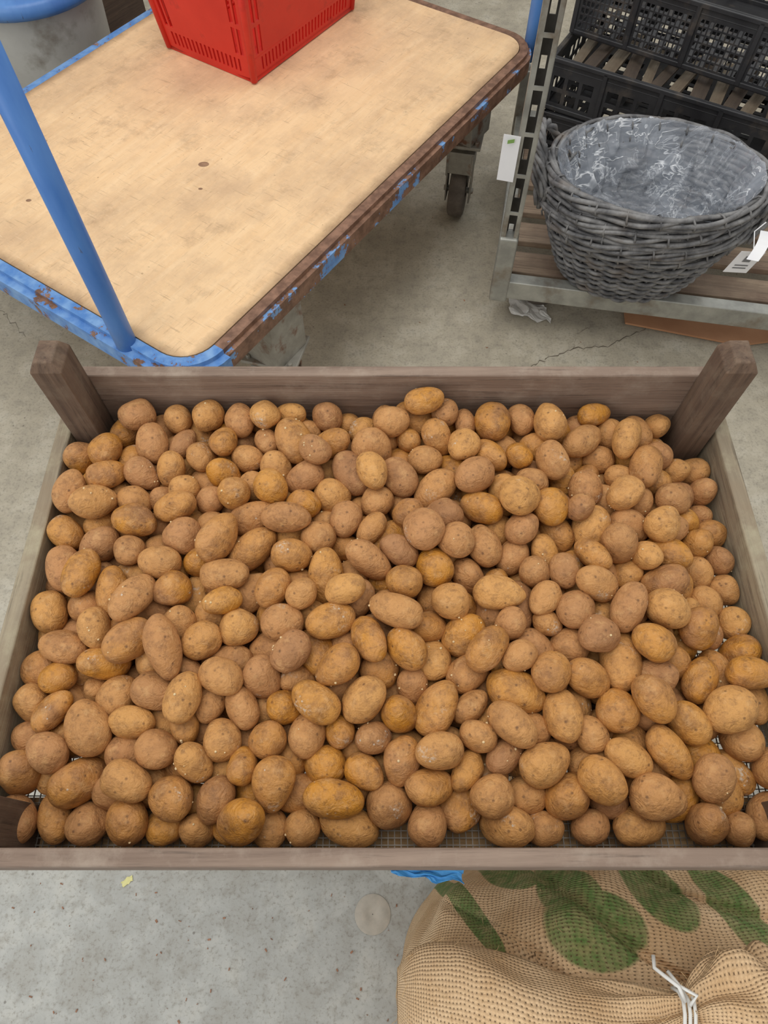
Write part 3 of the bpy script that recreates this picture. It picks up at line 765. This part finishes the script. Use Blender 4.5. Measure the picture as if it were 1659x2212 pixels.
path=[(.015,-.115,.52,.03),(.04,-.122,.55,.060),(.09,-.132,.58,.074),(.15,-.148,.60,.074),(.20,-.150,.612,.064),(.245,-.136,.63,.044),(.270,-.122,.645,.027),(.285,-.115,.652,.022),(.30,-.112,.655,.034),(.325,-.115,.66,.052),(.36,-.120,.66,.060),(.40,-.132,.655,.055),(.425,-.15,.65,.03),(.43,-.15,.65,.005)]
def cat(a,b2,c_,d_,t): return .5*((2*b2)+(-a+c_)*t+(2*a-5*b2+4*c_-d_)*t*t+(-a+3*b2-3*c_+d_)*t**3)
fp=[]
for i in range(len(path)-1):
    g=[path[max(0,i-1)],path[i],path[i+1],path[min(len(path)-1,i+2)]]
    for k in range(10): fp.append([cat(*[q[c_] for q in g],k/10) for c_ in range(4)])
fp.append(list(path[-1])); NA=140; vs=[];uvs=[];ar=0
for j,(x,y,z,r_) in enumerate(fp):
    if j: ar+=math.dist(fp[j][:3],fp[j-1][:3])+abs(fp[j][3]-fp[j-1][3])*.7
    for i in range(NA):
        a=2*math.pi*i/NA; gath=math.exp(-((x-.280)/.055)**2)
        rr2=r_*(1+.20*gath*math.sin(a*9+x*10)+.14*noise.noise(Vector((x*14,math.cos(a)*1.5,math.sin(a)*1.5+4))))
        rr2+=.020*noise.noise(Vector((x*34,math.cos(a)*2,math.sin(a)*2)))*(x>.29)
        vs.append(Vector((x,y+rr2*1.0*math.cos(a),z+rr2*.8*math.sin(a)))); uvs.append((ar,a*.070))
fs=[(j*NA+i,j*NA+(i+1)%NA,(j+1)*NA+(i+1)%NA,(j+1)*NA+i) for j in range(len(fp)-1) for i in range(NA)]
clothobj('sack_rolled_top',vs,fs,uvs,0.0,SKE)
fb=MB()
sbody=bpy.data.objects['sack_body'].data; srl=bpy.data.objects['sack_rolled_top'].data
for k in range(420):
    md=sbody if k%2 else srl; vtx=md.vertices[random.randrange(len(md.vertices))]
    if vtx.co.z<.3: continue
    nrm=vtx.normal; t_=nrm.orthogonal(); t_.rotate(Matrix.Rotation(random.uniform(0,6.28),3,nrm)); l_=random.uniform(.006,.016)
    p0=vtx.co-nrm*.001; fb.tube([p0,p0+t_*l_*.4+nrm*.002,p0+t_*l_*.8+nrm*.0035+nrm.cross(t_)*l_*.3],.00025,4)
fb.obj('loose_fibres',simple('jute_fibre',(206,172,124),(226,194,148),bump=0),SKE)
stg=MB()
for k in range(3):
    stg.tube([(.278+k*.005+.003*math.sin(i),-.115+.026*math.cos(i*.42),.652+.022*math.sin(i*.42)) for i in range(16)],.0018,6)
stg.tube([(.280,-.097,.675),(.274,-.085,.682),(.266,-.078,.674),(.260,-.072,.664),(.262,-.062,.66)],.0019,6)
stg.tube([(.284,-.100,.675),(.290,-.092,.680),(.276,-.085,.678),(.270,-.074,.67)],.0018,6)
stg.obj('tie_string',simple('white_string',(215,215,210),(232,232,228),bump=.2),SKE,smooth=True)

# ================================================================= light + camera
w=bpy.data.worlds.new('sky'); sc.world=w; w.use_nodes=True
bg=w.node_tree.nodes['Background']; bg.inputs[0].default_value=(1.0,.99,.97,1); bg.inputs[1].default_value=.62
def area(name,loc,tgt,size,p,c):
    l=bpy.data.lights.new(name,'AREA'); l.size=size; l.energy=p; l.color=c; o=bpy.data.objects.new(name,l); o.location=loc
    o.rotation_euler=(Vector(tgt)-Vector(loc)).to_track_quat('-Z','Y').to_euler(); sc.collection.objects.link(o)
area('ceiling_light',(-.5,.7,3.4),(0,.8,0),2.4,50,(1,.98,.94))
area('left_area_light',(-2.6,-1.6,2.4),(0,.4,.3),2.0,28,(.94,.97,1))  # cool area light from behind left; no opening is modelled there
area('far_area_light',(1.6,3.4,3.2),(.6,1.2,.2),1.2,18,(.95,.98,1))  # cool area light high at the far right; no roof is modelled
cam=bpy.data.cameras.new('camera'); co=bpy.data.objects.new('camera',cam); sc.collection.objects.link(co)
co.location=(0,0,H); co.rotation_euler=(math.pi/2-PITCH,0,0)
cam.sensor_fit='VERTICAL'; cam.sensor_height=36; cam.lens=F/2212*36; cam.clip_start=.02
sc.camera=co
sc.view_settings.view_transform='Standard'
print('done',time.time()-T0)
